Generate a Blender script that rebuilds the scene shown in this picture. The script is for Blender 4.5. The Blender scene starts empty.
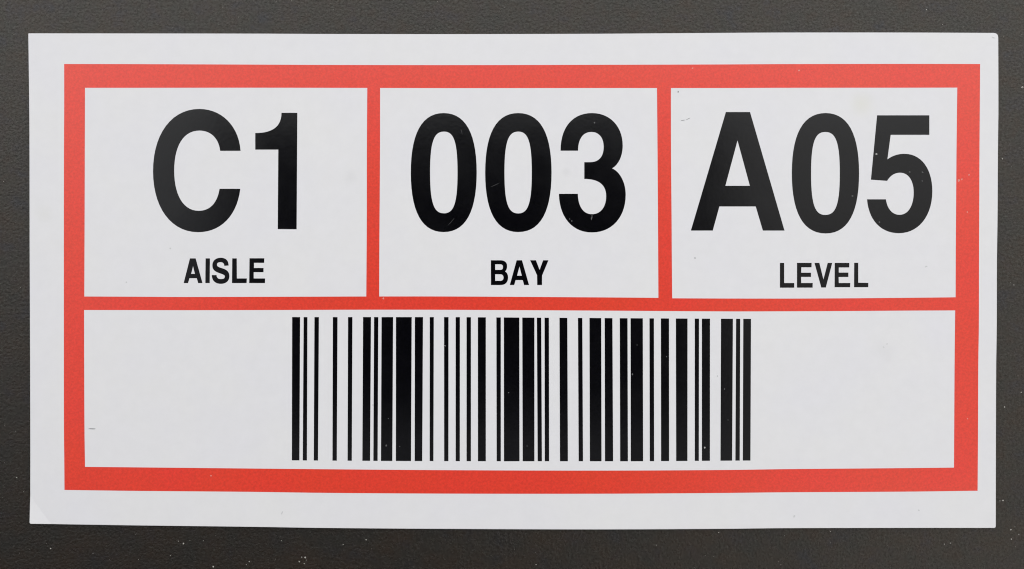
import bpy, bmesh, math, random
from mathutils import Vector

# ------------------------------------------------------------------ scale
# the photograph's plane (the label's face) is 1024 units of 0.2 mm across
S = 0.0002
T = 0.0008                       # thickness of the magnetic label
H = 0.60                         # camera height above the label's face
LH = 1.20                        # height of the lamps


def W(px, py, z=0.0):
    return Vector(((px - 512.0) * S, (284.5 - py) * S, z))


scene = bpy.context.scene
COL = scene.collection

# ------------------------------------------------------------------ camera
cam_d = bpy.data.cameras.new("camera")
cam = bpy.data.objects.new("camera", cam_d)
COL.objects.link(cam)
cam.location = (0, 0, T + H)
cam.rotation_euler = (0, 0, 0)
cam_d.sensor_width = 36.0
cam_d.lens = 36.0 * H / (1024 * S)
cam_d.clip_start = 0.01
cam_d.clip_end = 50.0
scene.camera = cam

# ------------------------------------------------------------------ world + lamps
world = bpy.data.worlds.new("World")
scene.world = world
world.use_nodes = True
wb = world.node_tree.nodes["Background"]
wb.inputs[0].default_value = (0.96, 0.98, 1.0, 1)
wb.inputs[1].default_value = 0.015

scene.view_settings.view_transform = 'Standard'
scene.view_settings.look = 'None'
scene.view_settings.exposure = 0.205
scene.cycles.filter_width = 1.1
scene.view_settings.gamma = 1.0


def lamp(name, x0, x1, y0, y1, rad, col=(1, 1, 1)):
    d = bpy.data.lights.new(name, 'AREA')
    d.shape = 'RECTANGLE'
    d.size, d.size_y = x1 - x0, y1 - y0
    d.energy = rad * math.pi * (x1 - x0) * (y1 - y0)
    d.color = col
    o = bpy.data.objects.new(name, d)
    COL.objects.link(o)
    o.location = ((x0 + x1) / 2, (y0 + y1) / 2, LH)
    return o


# broad soft lamps overhead with a dark gap between them, where the photographer stands;
# the light is strongest beyond the label's upper edge
HX0, HX1, HY0, HY1, HY2, YM = -0.180, 0.128, -0.092, 0.108, -0.116, 0.03
R = 3.0
lamp("soft_lamp", -R, R, HY1, R, 1.48, (0.985, 0.995, 1.0))
lamp("soft_lamp", -R, HX0, YM, HY1, 0.98, (0.98, 0.99, 1.0))
lamp("soft_lamp", HX1, R, YM, HY1, 0.86, (1.0, 0.99, 0.97))
lamp("soft_lamp", -R, HX0, HY2, YM, 0.58, (0.93, 0.93, 1.0))
lamp("soft_lamp", HX1, R, HY2, YM, 0.50, (1.0, 0.98, 0.95))
lamp("soft_lamp", HX0, HX1, HY2, HY0, 0.60, (0.97, 0.97, 1.0))
lamp("soft_lamp", -R, HX1, -R, HY2, 0.02, (0.96, 0.97, 1.0))
lamp("soft_lamp", HX1, R, -R, HY2, 0.85, (1.0, 0.98, 0.95))


# ------------------------------------------------------------------ materials
class NT:
    def __init__(self, name):
        self.m = bpy.data.materials.new(name)
        self.m.use_nodes = True
        self.t = self.m.node_tree
        self.b = self.t.nodes["Principled BSDF"]
        self.co = self.t.nodes.new("ShaderNodeTexCoord").outputs["Object"]

    def n(self, kind, **kw):
        x = self.t.nodes.new(kind)
        for k, v in kw.items():
            setattr(x, k, v)
        return x

    def l(self, a, b):
        self.t.links.new(a, b)

    def noise(self, scale, detail=3.0, rough=0.6, vec=None):
        x = self.n("ShaderNodeTexNoise")
        x.inputs["Scale"].default_value = scale
        x.inputs["Detail"].default_value = detail
        x.inputs["Roughness"].default_value = rough
        self.l(vec or self.co, x.inputs["Vector"])
        return x

    def ramp(self, fac, stops):
        x = self.n("ShaderNodeValToRGB")
        e = x.color_ramp.elements
        while len(e) < len(stops):
            e.new(0.5)
        for k, (p, c) in enumerate(stops):
            e[k].position = p
            e[k].color = (c, c, c, 1) if not hasattr(c, '__len__') else (*c, 1)
        self.l(fac, x.inputs[0])
        return x.outputs[0]

    def mix(self, fac, a, b, blend='MIX'):
        x = self.n("ShaderNodeMix", data_type='RGBA', blend_type=blend)
        for i, v in ((0, fac), (6, a), (7, b)):
            if hasattr(v, 'links'):
                self.l(v, x.inputs[i])
            elif hasattr(v, '__len__'):
                x.inputs[i].default_value = (*v, 1)
            else:
                x.inputs[i].default_value = v
        return x.outputs[2]

    def bump(self, h, strength, dist, prev=None):
        x = self.n("ShaderNodeBump")
        x.inputs["Strength"].default_value = strength
        x.inputs["Distance"].default_value = dist
        self.l(h, x.inputs["Height"])
        if prev:
            self.l(prev, x.inputs["Normal"])
        return x.outputs[0]

    def blob(self, px, py, r, amount):
        """a soft round stain at one spot of the surface"""
        d = self.n("ShaderNodeVectorMath", operation='DISTANCE')
        self.l(self.co, d.inputs[0])
        d.inputs[1].default_value = W(px, py, T)
        mr = self.n("ShaderNodeMapRange", interpolation_type='SMOOTHSTEP')
        mr.inputs[1].default_value = r * S
        mr.inputs[2].default_value = 0.0
        mr.inputs[3].default_value = 0.0
        mr.inputs[4].default_value = amount
        self.l(d.outputs["Value"], mr.inputs[0])
        return mr.outputs[0]

    def fin(self, color, rough, normal=None, spec=0.5, tint=(1, 1, 1)):
        b = self.b
        b.inputs["Specular Tint"].default_value = (*tint, 1)
        if hasattr(color, 'links'):
            self.l(color, b.inputs["Base Color"])
        else:
            b.inputs["Base Color"].default_value = (*color, 1)
        if hasattr(rough, 'links'):
            self.l(rough, b.inputs["Roughness"])
        else:
            b.inputs["Roughness"].default_value = rough
        b.inputs["Specular IOR Level"].default_value = spec
        if normal:
            self.l(normal, b.inputs["Normal"])
        return self.m


def white_mat():
    k = NT("white_vinyl")
    big = k.noise(55, 3, 0.55)
    sm = k.noise(420, 4, 0.65)
    c = k.mix(big.outputs["Fac"], (0.780, 0.774, 0.822), (0.812, 0.806, 0.796))
    c = k.mix(1.0, c, k.ramp(sm.outputs["Fac"], [(0.30, 0.972), (0.70, 1.0)]), 'MULTIPLY')
    c = k.mix(k.blob(862, 104, 18, 0.28), c, (0.70, 0.69, 0.55))
    c = k.mix(k.blob(351, 177, 10, 0.12), c, (0.45, 0.45, 0.45))
    c = k.mix(k.blob(566, 172, 7, 0.14), c, (0.5, 0.5, 0.52))
    c = k.mix(k.blob(885, 352, 16, 0.10), c, (0.50, 0.50, 0.50))
    c = k.mix(k.blob(44, 214, 12, 0.14), c, (0.62, 0.62, 0.54))
    nb = k.bump(k.noise(2500, 2, 0.5).outputs["Fac"], 0.25, 0.00002)
    return k.fin(c, 0.38, nb, 0.35)


def red_mat():
    k = NT("red_print")
    sm = k.noise(2200, 3, 0.7)
    big = k.noise(70, 2, 0.5)
    c = k.mix(big.outputs["Fac"], (0.855, 0.044, 0.030), (0.815, 0.058, 0.022))
    c = k.mix(1.0, c, k.ramp(sm.outputs["Fac"], [(0.30, 0.83), (0.70, 1.07)]), 'MULTIPLY')
    nb = k.bump(k.noise(1800, 3, 0.6).outputs["Fac"], 0.30, 0.00003)
    return k.fin(c, 0.18, nb, 0.66)


def black_mat():
    k = NT("black_print")
    sm = k.noise(2000, 3, 0.7)
    c = k.ramp(sm.outputs["Fac"], [(0.35, (0.0003, 0.0003, 0.0008)), (0.72, (0.0017, 0.0016, 0.0034))])
    smear = k.noise(160, 4, 0.65)
    rr = k.ramp(smear.outputs["Fac"], [(0.35, 0.095), (0.70, 0.125)])
    nb = k.bump(k.noise(1500, 2, 0.5).outputs["Fac"], 0.10, 0.00002)
    return k.fin(c, rr, nb, 0.39)


def plate_mat():
    k = NT("black_powder_coat")
    fine = k.noise(1900, 3, 0.65)
    mid = k.noise(650, 3, 0.6)
    tint = k.noise(130, 2, 0.5)
    big = k.noise(16, 3, 0.5)
    c = k.mix(k.ramp(tint.outputs["Fac"], [(0.35, 0.0), (0.65, 1.0)]),
              (0.0160, 0.0095, 0.0055), (0.0105, 0.0088, 0.0072))
    c = k.mix(1.0, c, k.ramp(fine.outputs["Fac"], [(0.30, 0.60), (0.72, 1.25)]), 'MULTIPLY')
    c = k.mix(1.0, c, k.ramp(big.outputs["Fac"], [(0.30, 0.88), (0.70, 1.10)]), 'MULTIPLY')
    rg = k.ramp(k.noise(1300, 3, 0.7).outputs["Fac"], [(0.30, 0.21), (0.70, 0.29)])
    nb = k.bump(mid.outputs["Fac"], 0.12, 0.00005)
    nb = k.bump(fine.outputs["Fac"], 0.45, 0.00010, nb)
    k.fin(c, rg, nb)
    grain = k.noise(2100, 3, 0.75)
    k.l(k.ramp(grain.outputs["Fac"], [(0.32, 0.42), (0.68, 0.86)]), k.b.inputs["Specular IOR Level"])
    hue = k.noise(210, 3, 0.6)
    k.l(k.ramp(hue.outputs["Fac"], [(0.34, (1.0, 0.92, 0.84)), (0.46, (0.97, 0.97, 0.90)), (0.56, (1.0, 0.95, 0.90)),
                                    (0.68, (0.93, 0.94, 0.98))]), k.b.inputs["Specular Tint"])
    return k.m


def plain_mat(name, col, rough=0.6):
    k = NT(name)
    sm = k.noise(3000, 2, 0.5)
    c = k.mix(sm.outputs["Fac"], tuple(v * 0.85 for v in col), col)
    return k.fin(c, rough)


M_WHITE, M_RED, M_BLACK, M_PLATE = white_mat(), red_mat(), black_mat(), plate_mat()
M_DUST = plain_mat("pale_dust", (0.50, 0.48, 0.44), 0.8)
M_CHIP = plain_mat("bare_vinyl_fleck", (0.42, 0.42, 0.41), 0.5)
M_REDCHIP = plain_mat("pale_red_fleck", (0.80, 0.30, 0.25), 0.5)
M_GREYCHIP = plain_mat("dull_fleck", (0.095, 0.095, 0.095), 0.5)
M_SCUFF = plain_mat("grey_scuff", (0.30, 0.30, 0.31), 0.6)
M_RUB = plain_mat("rubbed_ink", (0.010, 0.010, 0.011), 0.30)
M_FAINT = plain_mat("faint_scuff", (0.66, 0.66, 0.67), 0.6)


# ------------------------------------------------------------------ helpers
def obj(name, me, mat, parent=None):
    o = bpy.data.objects.new(name, me)
    COL.objects.link(o)
    if mat:
        me.materials.clear()
        me.materials.append(mat)
    if parent:
        o.parent = parent
    return o


def prism(name, loops, z0, z1, mat, parent=None):
    """solid of the plane figure bounded by loops (first outer, then holes)"""
    cu = bpy.data.curves.new("tmp", 'CURVE')
    cu.dimensions = '2D'
    cu.fill_mode = 'BOTH'
    cu.extrude = (z1 - z0) / 2 * 1000
    for lp in loops:
        sp = cu.splines.new('POLY')
        sp.points.add(len(lp) - 1)
        for p, q in zip(sp.points, lp):
            w = W(*q) * 1000            # millimetres while the figure is filled
            p.co = (w.x, w.y, 0, 1)
        sp.use_cyclic_u = True
    t = bpy.data.objects.new("tmp", cu)
    me = bpy.data.meshes.new_from_object(t)
    bpy.data.objects.remove(t)
    bpy.data.curves.remove(cu)
    zc = (z0 + z1) / 2
    for v in me.vertices:
        v.co = (v.co.x / 1000, v.co.y / 1000, v.co.z / 1000 + zc)
    bm = bmesh.new()
    bm.from_mesh(me)
    bmesh.ops.remove_doubles(bm, verts=bm.verts, dist=1e-8)
    bmesh.ops.recalc_face_normals(bm, faces=bm.faces)
    for f in bm.faces:
        f.smooth = False
    bm.to_mesh(me)
    bm.free()
    me.name = name
    return obj(name, me, mat, parent)


def path(ox, oy, s, items, n=14):
    """items: (x, y) corner points or (x1,y1,x2,y2,x,y) curves, on a grid of s cells per unit"""
    pts = []
    for it in items:
        if len(it) == 2:
            pts.append(it)
        else:
            p0 = pts[-1]
            p1, p2, p3 = it[0:2], it[2:4], it[4:6]
            for k in range(1, n + 1):
                t = k / n
                a, b, c, d = (1 - t) ** 3, 3 * t * (1 - t) ** 2, 3 * t * t * (1 - t), t ** 3
                pts.append((a * p0[0] + b * p1[0] + c * p2[0] + d * p3[0],
                            a * p0[1] + b * p1[1] + c * p2[1] + d * p3[1]))
    if math.dist(pts[0], pts[-1]) < 1e-6:
        pts.pop()
    return [(ox + x / s, oy + y / s) for x, y in pts]


def lerp(tab, v):
    if v <= tab[0][0]:
        return tab[0][1]
    for (a, p), (b, q) in zip(tab, tab[1:]):
        if v <= b:
            return p + (q - p) * (v - a) / (b - a)
    return tab[-1][1]


def smooth(tab, v):
    """cubic (Catmull-Rom) through the table, so that the long edges bow gently"""
    if v <= tab[0][0]:
        return tab[0][1]
    for i in range(len(tab) - 1):
        x1, y1 = tab[i]
        x2, y2 = tab[i + 1]
        if v <= x2:
            m1 = (y2 - tab[i - 1][1]) / (x2 - tab[i - 1][0]) if i > 0 else (y2 - y1) / (x2 - x1)
            m2 = (tab[i + 2][1] - y1) / (tab[i + 2][0] - x1) if i + 2 < len(tab) else (y2 - y1) / (x2 - x1)
            h = x2 - x1
            t = (v - x1) / h
            return ((2 * t ** 3 - 3 * t * t + 1) * y1 + (t ** 3 - 2 * t * t + t) * h * m1
                    + (-2 * t ** 3 + 3 * t * t) * y2 + (t ** 3 - t * t) * h * m2)
    return tab[-1][1]


def quad_loop(top, right, bottom, left, n=40):
    """closed loop from four edges; top/bottom give y at x, left/right give x at y"""
    xl_t, xr_t = left[0][1], right[0][1]
    xl_b, xr_b = left[-1][1], right[-1][1]
    yt_r, yb_r = smooth(top, xr_t), smooth(bottom, xr_b)
    yt_l, yb_l = smooth(top, xl_t), smooth(bottom, xl_b)
    out = []
    for k in range(n):
        x = xl_t + (xr_t - xl_t) * k / n
        out.append((x, smooth(top, x)))
    for k in range(n // 2):
        y = yt_r + (yb_r - yt_r) * k / (n // 2)
        out.append((smooth(right, y), y))
    for k in range(n):
        x = xr_b + (xl_b - xr_b) * k / n
        out.append((x, smooth(bottom, x)))
    for k in range(n // 2):
        y = yb_l + (yt_l - yb_l) * k / (n // 2)
        out.append((smooth(left, y), y))
    return out


def inset(loop, d):
    """move a clockwise-on-the-page loop inwards by d"""
    n = len(loop)
    out = []
    for i in range(n):
        a, b, c = loop[i - 1], loop[i], loop[(i + 1) % n]
        e1 = Vector((b[0] - a[0], b[1] - a[1])).normalized()
        e2 = Vector((c[0] - b[0], c[1] - b[1])).normalized()
        n1, n2 = Vector((-e1.y, e1.x)), Vector((-e2.y, e2.x))
        m = n1 + n2
        if m.length < 1e-6:
            m = n1
        m.normalize()
        q = d / max(0.35, m.dot(n1))
        out.append((b[0] + m.x * q, b[1] + m.y * q))
    return out


# ------------------------------------------------------------------ the surface
def build_surface():
    bm = bmesh.new()
    bmesh.ops.create_cube(bm, size=1.0)
    for v in bm.verts:
        v.co = Vector((v.co.x * 0.60, v.co.y * 0.40, v.co.z * 0.004 - 0.002))
    bmesh.ops.bevel(bm, geom=bm.edges[:], offset=0.0008, segments=2, affect='EDGES')
    me = bpy.data.meshes.new("metal_surface")
    bm.to_mesh(me)
    bm.free()
    o = obj("metal_surface", me, M_PLATE)
    o["label"] = "matt black textured metal surface under the white label"
    o["category"] = "surface"
    o["kind"] = "structure"
    return o


build_surface()

# ------------------------------------------------------------------ the label's edges, measured
L_TOP = [(28, 33.3), (130, 33.4), (258, 33.6), (320, 33.9), (448, 34.1), (600, 33.7), (670, 33.2), (728, 32.8),
         (780, 32.5), (908, 32.5), (998, 32.9)]
L_RIGHT = [(33, 998.3), (110, 998.5), (150, 998.0), (221, 997.6), (260, 997.0), (331, 996.8), (360, 996.3),
           (431, 996.0), (528, 995.8)]
L_BOT = [(30, 523.7), (60, 524.3), (130, 525.4), (258, 527.0), (320, 528.0), (448, 529.0), (600, 529.5), (728, 528.9),
         (780, 528.3), (908, 528.0), (996, 528.0)]
L_LEFT = [(33, 28.2), (110, 29.2), (150, 29.4), (221, 29.5), (260, 29.6), (331, 29.9), (431, 30.2), (480, 30.2),
          (523.7, 29.8)]
B_TOP = [(64, 64.0), (130, 64.1), (258, 64.6), (320, 64.9), (448, 65.1), (600, 64.8), (728, 64.4), (780, 64.1),
         (908, 63.9), (980, 64.0)]
B_RIGHT = [(64, 980.1), (150, 979.5), (221, 979.2), (260, 979.0), (331, 978.8), (360, 978.3), (431, 978.0),
           (490, 977.6)]
B_BOT = [(64, 489.9), (130, 490.8), (258, 491.9), (320, 492.8), (448, 493.6), (600, 493.7), (728, 492.9),
         (780, 492.3), (908, 491.6), (978, 490.7)]
B_LEFT = [(64, 64.2), (110, 64.2), (150, 64.0), (221, 63.9), (331, 63.9), (431, 64.0), (460, 64.3), (490, 64.5)]
I_TOP = [(85, 87.8), (130, 87.8), (258, 87.7), (367, 87.9), (448, 88.1), (600, 88.0), (728, 88.0), (780, 87.8),
         (908, 87.7), (957, 87.6)]
MID_T = [(84, 296.5), (148, 296.8), (180, 297.0), (308, 296.7), (366, 296.5), (448, 296.5), (600, 297.4), (659, 297.9),
         (672, 298.3), (780, 298.6), (850, 298.3), (908, 297.8), (956, 297.3)]
MID_B = [(84, 310.0), (148, 310.1), (180, 310.2), (308, 309.9), (366, 309.7), (448, 309.8), (600, 310.6), (728, 311.4),
         (780, 311.3), (850, 311.0), (908, 310.6), (956, 310.4)]
I_BOT = [(85, 466.9), (130, 467.3), (258, 468.6), (320, 469.2), (448, 470.2), (600, 470.6), (728, 470.0),
         (780, 469.2), (908, 468.1), (954, 467.6)]
I_LEFT = [(88, 85.0), (150, 84.8), (221, 84.6), (297, 84.3)]
I_LEFT2 = [(310, 84.1), (360, 84.2), (431, 84.5), (467, 85.0)]
P1_R = [(88, 367.3), (150, 366.9), (221, 366.8), (296, 366.3)]
P2_L = [(88, 380.1), (150, 380.0), (260, 379.3), (296, 379.2)]
P2_R = [(88, 657.0), (150, 657.5), (221, 658.0), (298, 658.4)]
P3_L = [(88, 670.9), (150, 671.0), (221, 671.6), (260, 671.8), (298, 672.2)]
P3_R = [(87.6, 957.3), (150, 956.5), (221, 956.0), (260, 955.7), (297, 955.6)]
P4_R = [(310, 955.2), (360, 954.6), (431, 954.2), (467, 954.0)]

# ------------------------------------------------------------------ the label
label = bpy.data.objects.new("rack_label", None)
COL.objects.link(label)
label["label"] = "flat white rack label with red frame, large black code C1 003 A05 and a barcode"
label["category"] = "label"


def round_corner(loop, corner, r, n=5):
    """replace the loop's points near a corner by an arc of radius r"""
    keep = [p for p in loop if math.dist(p, corner) > r * 1.05]
    i0 = min(range(len(loop)), key=lambda i: math.dist(loop[i], corner))
    # neighbours that stay, before and after the corner
    a = next(loop[(i0 - k) % len(loop)] for k in range(1, len(loop)) if math.dist(loop[(i0 - k) % len(loop)], corner) > r * 1.05)
    b = next(loop[(i0 + k) % len(loop)] for k in range(1, len(loop)) if math.dist(loop[(i0 + k) % len(loop)], corner) > r * 1.05)
    c = Vector(corner)
    s = c + (Vector(a) - c).normalized() * r
    e = c + (Vector(b) - c).normalized() * r
    arc = []
    for k in range(n + 1):
        t = k / n
        q = s * (1 - t) ** 2 + c * 2 * t * (1 - t) * 0.92 + (s + e) * 0.5 * 2 * t * (1 - t) * 0.08 + e * t * t
        arc.append((q.x, q.y))
    ib = keep.index(b)
    return keep[:ib] + arc + keep[ib:]


def build_sheet():
    lp = quad_loop(L_TOP, L_RIGHT, L_BOT, L_LEFT, 48)
    lp = round_corner(lp, (998.3, 32.9), 4.6)
    lp = round_corner(lp, (995.8, 528.0), 2.0)
    lp = round_corner(lp, (29.8, 523.7), 1.6)
    lp = round_corner(lp, (28.2, 33.3), 0.8)
    # a fold line crosses the lower left corner: put its two ends into the loop
    ca, cb = (51.0, 524.1), (30.2, 496.0)

    def put(loop, q):
        j = min(range(len(loop)), key=lambda i: (math.dist(loop[i], q) + math.dist(loop[(i + 1) % len(loop)], q)
                                                 - math.dist(loop[i], loop[(i + 1) % len(loop)])))
        return loop[:j + 1] + [q] + loop[j + 1:]
    lp = put(lp, ca)
    lp = put(lp, cb)
    ia, ib = lp.index(ca), lp.index(cb)
    fa = Vector(ca)
    fd = (Vector(cb) - fa).normalized()
    fn = Vector((-fd.y, fd.x))
    if fn.dot(Vector((29.8, 523.7)) - fa) < 0:
        fn = -fn

    def lift(p):
        d = fn.dot(Vector(p) - fa)
        return max(0.0, d) * S * 0.13
    bm = bmesh.new()
    rings = []
    for d, z in ((0.35, 0.0), (0.0, T * 0.25), (0.0, T - 0.00005), (0.10, T - 0.00002), (0.25, T)):
        r = inset(lp, d)
        rings.append([bm.verts.new(W(*p, z + lift(q))) for p, q in zip(r, lp)])
    n = len(lp)
    for r0, r1 in zip(rings, rings[1:]):
        for i in range(n):
            j = (i + 1) % n
            bm.faces.new((r0[j], r0[i], r1[i], r1[j]))
    top = rings[-1]
    corner = top[ia:ib + 1]
    main = top[ib:] + top[:ia + 1]
    bm.faces.new(corner)
    bm.faces.new(main)
    bm.faces.new(list(reversed(rings[0])))
    bmesh.ops.triangulate(bm, faces=[f for f in bm.faces if len(f.verts) > 4])
    bmesh.ops.recalc_face_normals(bm, faces=bm.faces)
    me = bpy.data.meshes.new("sheet")
    bm.to_mesh(me)
    bm.free()
    return obj("sheet", me, M_WHITE, label)


build_sheet()

Z_SUNK = T - 0.00030
Z_RED = T + 0.000020
Z_CELL = T + 0.000016
Z_INK = T + 0.000032
SPREAD = 0.20
Z_MARK = T + 0.000040

cells = {
    'a': quad_loop(I_TOP, P1_R, MID_T, I_LEFT, 20),
    'b': quad_loop(I_TOP, P2_R, MID_T, P2_L, 20),
    'c': quad_loop(I_TOP, P3_R, MID_T, P3_L, 20),
    'd': quad_loop(MID_B, P4_R, I_BOT, I_LEFT2, 40),
}
frame = prism("frame", [quad_loop(B_TOP, B_RIGHT, B_BOT, B_LEFT, 48)] + [list(reversed(c)) for c in cells.values()],
              Z_SUNK, Z_RED, M_RED, label)


def cell(key, text):
    o = prism("panel", [inset(cells[key], 0.06)], T - 0.00025, Z_CELL, M_WHITE, label)
    o["label"] = text
    return o


cell_aisle = cell('a', "white panel reading C1 AISLE")
cell_bay = cell('b', "white panel reading 003 BAY")
cell_level = cell('c', "white panel reading A05 LEVEL")
cell_code = cell('d', "wide white panel holding the barcode")


def ink(name, parent, *loops, spread=SPREAD):
    """print a figure; the ink spreads a touch beyond its outline"""
    def area(lp):
        return sum(a[0] * b[1] - b[0] * a[1] for a, b in zip(lp, lp[1:] + lp[:1]))
    out = []
    for i, lp in enumerate(loops):
        lp = [p for j, p in enumerate(lp) if math.dist(p, lp[j - 1]) > 1e-4]
        if area(lp) < 0:
            lp = lp[::-1]
        out.append(inset(lp, -spread if i == 0 else spread))
    loops = out
    return prism(name, loops, T - 0.00020, Z_INK, M_BLACK, parent)


# ------------------------------------------------------------------ large characters
ink("letter", cell_aisle, path(145, 105, 8, [
    (763, 365), (748, 165, 610, 33, 435, 33), (215, 33, 66, 230, 66, 530), (66, 820, 210, 1016, 425, 1016),
    (605, 1016, 735, 885, 761, 672), (598, 672), (580, 785, 520, 848, 430, 848), (305, 848, 232, 720, 232, 525),
    (232, 330, 305, 203, 435, 203), (525, 203, 590, 262, 603, 365)]))
ink("digit", cell_aisle, path(140, 90, 5.689, [
    (894, 131), (890, 791), (785, 790), (788, 338), (657, 338), (657, 246), (745, 246, 806, 215, 806, 131)]))


def zero(parent, ox, oy, ol, orr, ot, ob, xt, il, ir, it, ib, xi):
    yc, yi = (ot + ob) / 2, (it + ib) / 2
    k = 0.655
    kx = 0.665

    def ring(l, r, t, b, xc, yc, k, kx):
        return path(ox, oy, 8, [
            (xc, t), (xc + (r - xc) * kx, t, r, yc - (yc - t) * k, r, yc),
            (r, yc + (b - yc) * k, xc + (r - xc) * kx, b, xc, b),
            (xc - (xc - l) * kx, b, l, yc + (b - yc) * k, l, yc),
            (l, yc - (yc - t) * k, xc - (xc - l) * kx, t, xc, t)])
    ink("digit", parent, ring(ol, orr, ot, ob, xt, yc, k, kx), list(reversed(ring(il, ir, it, ib, xi, yi, 0.76, 0.72))))


zero(cell_bay, 404, 108, 56, 580, 42, 991, 317, 207, 430, 187, 844, 320)
zero(cell_bay, 404, 108, 651, 1179, 42, 991, 914, 802, 1024, 187, 845, 914)
ink("digit", cell_bay, path(512, 108, 8, [
    (390, 340), (390, 150, 490, 42, 640, 42), (785, 42, 884, 150, 884, 300), (884, 385, 850, 455, 797, 483),
    (865, 510, 908, 600, 908, 695), (908, 870, 800, 994, 640, 994), (480, 994, 380, 870, 377, 688), (525, 688),
    (528, 790, 570, 851, 640, 851), (712, 851, 755, 790, 755, 705), (755, 610, 690, 566, 580, 566), (580, 435),
    (625, 435), (690, 435, 735, 395, 735, 312), (735, 235, 695, 190, 635, 190), (565, 190, 527, 250, 527, 340)]))
ink("letter", cell_level, path(688, 108, 8, [
    (304, 34), (495, 34), (770, 979), (600, 979), (543, 786), (250, 786), (197, 979), (25, 979)]),
    path(688, 108, 8, [(297, 624), (497, 624), (396, 255)]))
zero(cell_level, 780, 108, 96, 631, 42, 1002, 365, 247, 480, 190, 857, 362)
ink("digit", cell_level, path(832, 108, 8, [
    (362, 60), (777, 60), (777, 213), (468, 213), (441, 415), (480, 383, 530, 368, 580, 368),
    (715, 368, 801, 490, 801, 665), (801, 865, 690, 1000, 535, 1000), (395, 1000, 295, 900, 282, 732), (430, 732),
    (440, 805, 480, 856, 540, 856), (612, 856, 655, 780, 655, 675), (655, 580, 612, 516, 545, 516),
    (500, 516, 465, 540, 440, 581), (313, 572)]))

# ------------------------------------------------------------------ captions
G = 15.81
ink("letter", cell_aisle, path(180, 253, G, [(160, 88), (245, 88), (352, 472), (290, 472), (268, 395), (148, 395),
                                             (125, 472), (62, 472)]),
    path(180, 253, G, [(172, 333), (240, 333), (207, 200)]))
ink("letter", cell_aisle, path(180, 253, G, [(408, 88), (470, 88), (467, 472), (404, 472)]))
ink("letter", cell_aisle, path(180, 253, G, [
    (765, 195), (765, 120, 720, 78, 645, 78), (565, 78, 515, 125, 515, 195), (515, 265, 560, 295, 630, 318),
    (690, 337, 712, 345, 712, 375), (712, 405, 685, 415, 645, 415), (600, 415, 578, 392, 575, 352), (507, 352),
    (508, 435, 560, 484, 645, 484), (730, 484, 778, 435, 778, 365), (778, 295, 735, 265, 670, 245),
    (605, 225, 582, 215, 582, 185), (582, 155, 605, 142, 640, 142), (678, 142, 700, 160, 705, 200)]))
ink("letter", cell_aisle, path(220, 253, G, [(197, 88), (262, 88), (264, 405), (422, 405), (418, 472), (193, 472)]))
ink("letter", cell_aisle, path(220, 253, G, [
    (470, 86), (697, 86), (695, 152), (535, 152), (533, 240), (685, 240), (685, 300), (530, 300), (530, 405),
    (710, 405), (708, 472), (465, 472)]))
ink("letter", cell_bay, path(486, 253, G, [
    (80, 118), (225, 118), (300, 118, 330, 155, 330, 205), (330, 250, 315, 278, 295, 292),
    (330, 310, 346, 345, 346, 385), (346, 460, 305, 503, 230, 503), (82, 503)]),
    path(486, 253, G, [(142, 270), (220, 270), (255, 270, 272, 255, 272, 222), (272, 190, 255, 175, 220, 175), (142, 175)]),
    path(486, 253, G, [(142, 443), (220, 443), (262, 443, 280, 425, 280, 388), (280, 355, 262, 333, 220, 333), (142, 333)]))
ink("letter", cell_bay, path(486, 253, G, [(487, 118), (567, 118), (677, 503), (605, 503), (583, 425), (467, 425),
                                           (443, 503), (380, 503)]),
    path(486, 253, G, [(487, 362), (570, 362), (529, 205)]))
ink("letter", cell_bay, path(486, 253, G, [(703, 118), (787, 118), (848, 275), (905, 118), (983, 118), (884, 355),
                                           (882, 503), (813, 503), (810, 350)]))
ink("letter", cell_level, path(776, 256, G, [(65, 112), (126, 112), (126, 430), (285, 430), (285, 498), (65, 498)]))
ink("letter", cell_level, path(776, 256, G, [
    (335, 112), (560, 112), (558, 175), (397, 175), (395, 267), (550, 267), (550, 327), (393, 327), (395, 430),
    (578, 430), (575, 497), (335, 497)]))
ink("letter", cell_level, path(776, 256, G, [(612, 112), (683, 112), (750, 380), (820, 112), (885, 112), (785, 495),
                                             (718, 495)]))
ink("letter", cell_level, path(812, 256, G, [
    (362, 112), (587, 112), (585, 178), (420, 178), (420, 265), (572, 265), (572, 328), (418, 328), (420, 430),
    (602, 430), (600, 490), (360, 490)]))
ink("letter", cell_level, path(812, 256, G, [(670, 110), (728, 110), (728, 425), (888, 428), (886, 490), (668, 490)]))

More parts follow.
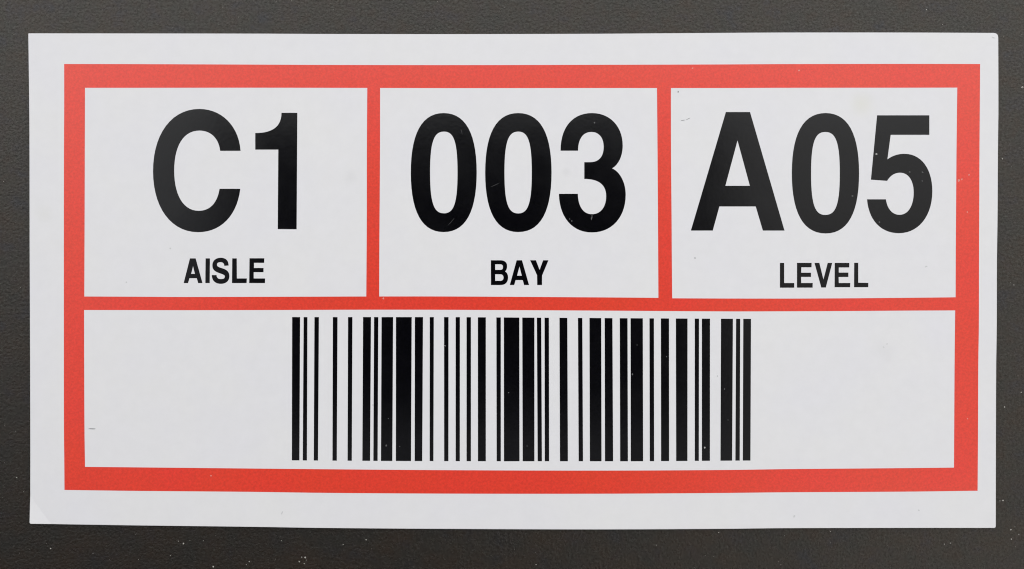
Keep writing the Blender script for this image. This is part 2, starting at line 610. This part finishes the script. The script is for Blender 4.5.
# ------------------------------------------------------------------ barcode: x at the top and at the bottom of each bar
BARS = [
    (292.3, 300.0, 292.0, 299.3), (303.8, 307.3, 302.9, 306.8), (314.6, 318.8, 313.9, 317.9),
    (333.0, 337.4, 332.6, 336.7), (348.2, 352.3, 347.7, 351.7), (363.2, 370.9, 362.5, 370.0),
    (374.2, 378.2, 373.5, 377.5), (381.7, 393.0, 381.1, 392.2), (396.1, 411.6, 396.0, 410.9),
    (415.0, 422.9, 414.8, 422.1), (429.9, 433.7, 429.8, 433.3), (444.2, 448.4, 444.3, 448.3),
    (455.8, 459.8, 455.8, 459.7), (466.7, 470.8, 466.7, 470.8), (478.0, 485.7, 478.1, 485.7),
    (496.5, 500.7, 496.8, 500.7), (504.0, 519.2, 504.1, 519.4), (522.4, 534.3, 522.8, 534.3),
    (537.0, 541.1, 537.8, 541.8), (544.7, 548.8, 544.9, 549.0), (559.6, 567.2, 560.1, 567.8),
    (578.1, 582.2, 578.8, 582.9), (589.6, 601.1, 590.0, 601.4), (604.8, 612.3, 605.1, 613.0),
    (619.9, 627.4, 620.3, 627.8), (630.7, 642.7, 630.9, 643.0), (649.6, 653.8, 649.9, 654.0),
    (661.0, 668.9, 661.2, 669.0), (676.0, 687.4, 676.3, 687.3), (694.9, 698.9, 694.9, 698.7),
    (702.0, 709.9, 702.0, 709.8), (721.1, 732.8, 720.6, 732.0), (736.2, 740.1, 735.5, 739.6),
    (743.4, 750.9, 742.9, 750.3)]
BAR_T = [(290, 317.2), (450, 317.2), (575, 318.0), (640, 318.4), (752, 319.0)]
BAR_B = [(290, 460.2), (385, 460.8), (450, 461.0), (500, 461.1), (640, 461.1), (700, 460.7), (752, 460.4)]
for a, b, c, d in BARS:
    ink("bar", cell_code, [(a, lerp(BAR_T, a)), (b, lerp(BAR_T, b)), (d, lerp(BAR_B, d)), (c, lerp(BAR_B, c))], spread=0.12)

# ------------------------------------------------------------------ wear: flecks and scuffs on the print
rnd = random.Random(7)


def spot(name, x, y, rx, ry, ang, mat, parent, z1=Z_MARK):
    n = 9
    lp = []
    for k in range(n):
        t = 2 * math.pi * k / n
        q = rnd.uniform(0.75, 1.2)
        u, v = rx * math.cos(t) * q, ry * math.sin(t) * q
        lp.append((x + u * math.cos(ang) - v * math.sin(ang), y + u * math.sin(ang) + v * math.cos(ang)))
    return prism(name, [lp], T - 0.00015, z1, mat, parent)


for x, y, rx, ry, m in [
        (876.4, 154.0, 1.1, 1.0, M_CHIP), (852.5, 196.0, 1.0, 0.7, M_GREYCHIP), (922.5, 172.2, 1.1, 0.6, M_GREYCHIP),
        (922.2, 181.0, 0.7, 0.6, M_GREYCHIP), (909.6, 172.0, 1.0, 0.6, M_GREYCHIP), (879.4, 222.2, 1.0, 0.7, M_GREYCHIP)]:
    spot("fleck", x, y, rx, ry, rnd.uniform(-0.4, 0.4), m, cell_level)
for x, y, rx, ry, m in [
        (591.6, 217.6, 0.7, 2.3, M_GREYCHIP), (591.9, 216.2, 0.5, 0.9, M_CHIP), (571.8, 221.0, 0.6, 1.0, M_GREYCHIP),
        (569.6, 219.0, 0.6, 0.5, M_GREYCHIP), (594.4, 122.6, 0.9, 0.8, M_GREYCHIP)]:
    spot("fleck", x, y, rx, ry, 0.1, m, cell_bay)
for x, y, rx, ry, a in [(451.5, 221.5, 5.0, 0.4, -0.85), (495.5, 184.8, 5.0, 0.35, -0.42), (461.5, 131.5, 3.0, 0.5, 1.3)]:
    spot("scuff", x, y, rx, ry, a, M_RUB, cell_bay)
for x, y, r in [(388.4, 418.5, 0.45), (399.8, 446.5, 0.4), (508.6, 392.6, 0.55), (527.0, 446.0, 0.4), (632.5, 374.3, 0.7),
                (637.0, 345.0, 0.4), (666.5, 356.5, 0.45), (724.5, 389.0, 0.5), (373.0, 405.0, 0.35), (728.0, 420.0, 0.4)]:
    spot("fleck", x, y, r, r * 1.3, 0.2, M_GREYCHIP, cell_code)
spot("scuff", 444.6, 345.6, 1.2, 0.4, 0.3, M_SCUFF, cell_code)
spot("scuff", 717.5, 376.0, 1.2, 0.45, 1.2, M_FAINT, cell_code)
spot("scuff", 887.0, 344.0, 0.6, 0.8, 0.2, M_FAINT, cell_code)
spot("scuff", 883.5, 347.0, 0.9, 0.6, 0.5, M_FAINT, cell_code)
spot("scuff", 695.0, 258.0, 0.8, 0.6, 0.2, M_SCUFF, cell_level)
for x, y, rx, ry, m in [(386.3, 445.6, 0.8, 1.0, M_GREYCHIP), (704.7, 447.6, 0.8, 0.9, M_CHIP)]:
    spot("fleck", x, y, rx, ry, 0.0, m, cell_code)
for x, y, r in [(799.0, 70.4, 0.9), (692.6, 68.2, 0.8), (383.4, 298.4, 0.9), (211.0, 475.7, 0.8), (958.8, 180.6, 1.2),
                (961.8, 179.4, 0.9), (969.0, 174.8, 0.8), (967.3, 212.0, 0.7), (967.5, 418.6, 0.7)]:
    spot("fleck", x, y, r, r, 0.0, M_REDCHIP, frame)
spot("scuff", 92.4, 428.8, 4.2, 0.6, 0.03, M_SCUFF, cell_code)
spot("scuff", 678.3, 91.8, 0.9, 0.9, 0.0, M_SCUFF, cell_level)
spot("scuff", 683.0, 120.3, 2.4, 0.32, -0.15, M_SCUFF, cell_level)
spot("scuff", 687.8, 119.0, 2.4, 0.32, -0.45, M_SCUFF, cell_level)
for x, y in [(126.5, 282.3), (170.4, 248.5)]:
    spot("scuff", x, y, 0.8, 1.0, 0.2, M_FAINT, cell_aisle)
spot("scuff", 926.2, 266.5, 1.6, 0.8, -0.4, M_FAINT, cell_level)
for x, y, rx, ry in [(794.2, 516.3, 1.1, 1.5), (918.8, 510.2, 0.8, 0.7), (993.5, 37.6, 1.8, 0.5), (34.6, 516.2, 1.6, 0.6),
                     (282.0, 513.0, 0.6, 1.8)]:
    spot("scuff", x, y, rx, ry, 0.4, M_FAINT, label)

# ------------------------------------------------------------------ dust on the black metal
def build_dust():
    bm = bmesh.new()
    spots = [(16, 478, 0.9), (50, 549, 1.0), (1023, 87, 1.6), (1003.5, 500.8, 1.3), (1000.6, 501.2, 0.8),
             (1011.5, 530, 1.2), (1019.5, 534.8, 0.9), (1012, 539.5, 0.9), (183, 544, 1.2), (305, 558, 1.3),
             (299, 562, 0.9), (304, 564, 0.8), (301.5, 557.5, 0.7), (306, 560.5, 0.7), (281, 541, 0.6), (178, 541.5, 0.6), (246, 565, 0.7), (170, 556, 0.6), (213, 567, 1.2), (343, 545, 0.8), (366, 540, 0.9), (249, 562, 0.8),
             (831, 532, 0.8), (536, 565, 0.8), (719, 533, 0.8), (945, 544.5, 0.8), (951, 543.5, 0.8),
             (1005.3, 407.3, 1.1), (1022, 392.5, 0.9), (1003, 158.5, 1.0), (927, 9.5, 0.9), (1014.5, 285, 0.9)]
    for k in range(150):
        while True:
            x, y = rnd.uniform(-40, 1064), rnd.uniform(-30, 600)
            if not (24 < x < 1002 and 28 < y < 534):
                break
        spots.append((x, y, rnd.uniform(0.25, 0.55)))
    for x, y, r in spots:
        c = W(x, y, 0.0)
        r *= S * 0.72
        ring = [bm.verts.new(c + Vector((r * math.cos(t) * rnd.uniform(0.6, 1.3), r * math.sin(t) * rnd.uniform(0.6, 1.3),
                                         0.00003))) for t in [2 * math.pi * k / 6 for k in range(6)]]
        top = bm.verts.new(c + Vector((0, 0, 0.00003 + r * 0.8)))
        low = bm.verts.new(c + Vector((0, 0, -0.00003)))
        for i in range(6):
            bm.faces.new((ring[i], ring[(i + 1) % 6], top))
            bm.faces.new((ring[(i + 1) % 6], ring[i], low))
    me = bpy.data.meshes.new("dust")
    bm.to_mesh(me)
    bm.free()
    o = obj("dust", me, M_DUST)
    o["label"] = "pale specks of dust scattered on the black metal around the label"
    o["category"] = "dust"
    o["kind"] = "stuff"


build_dust()
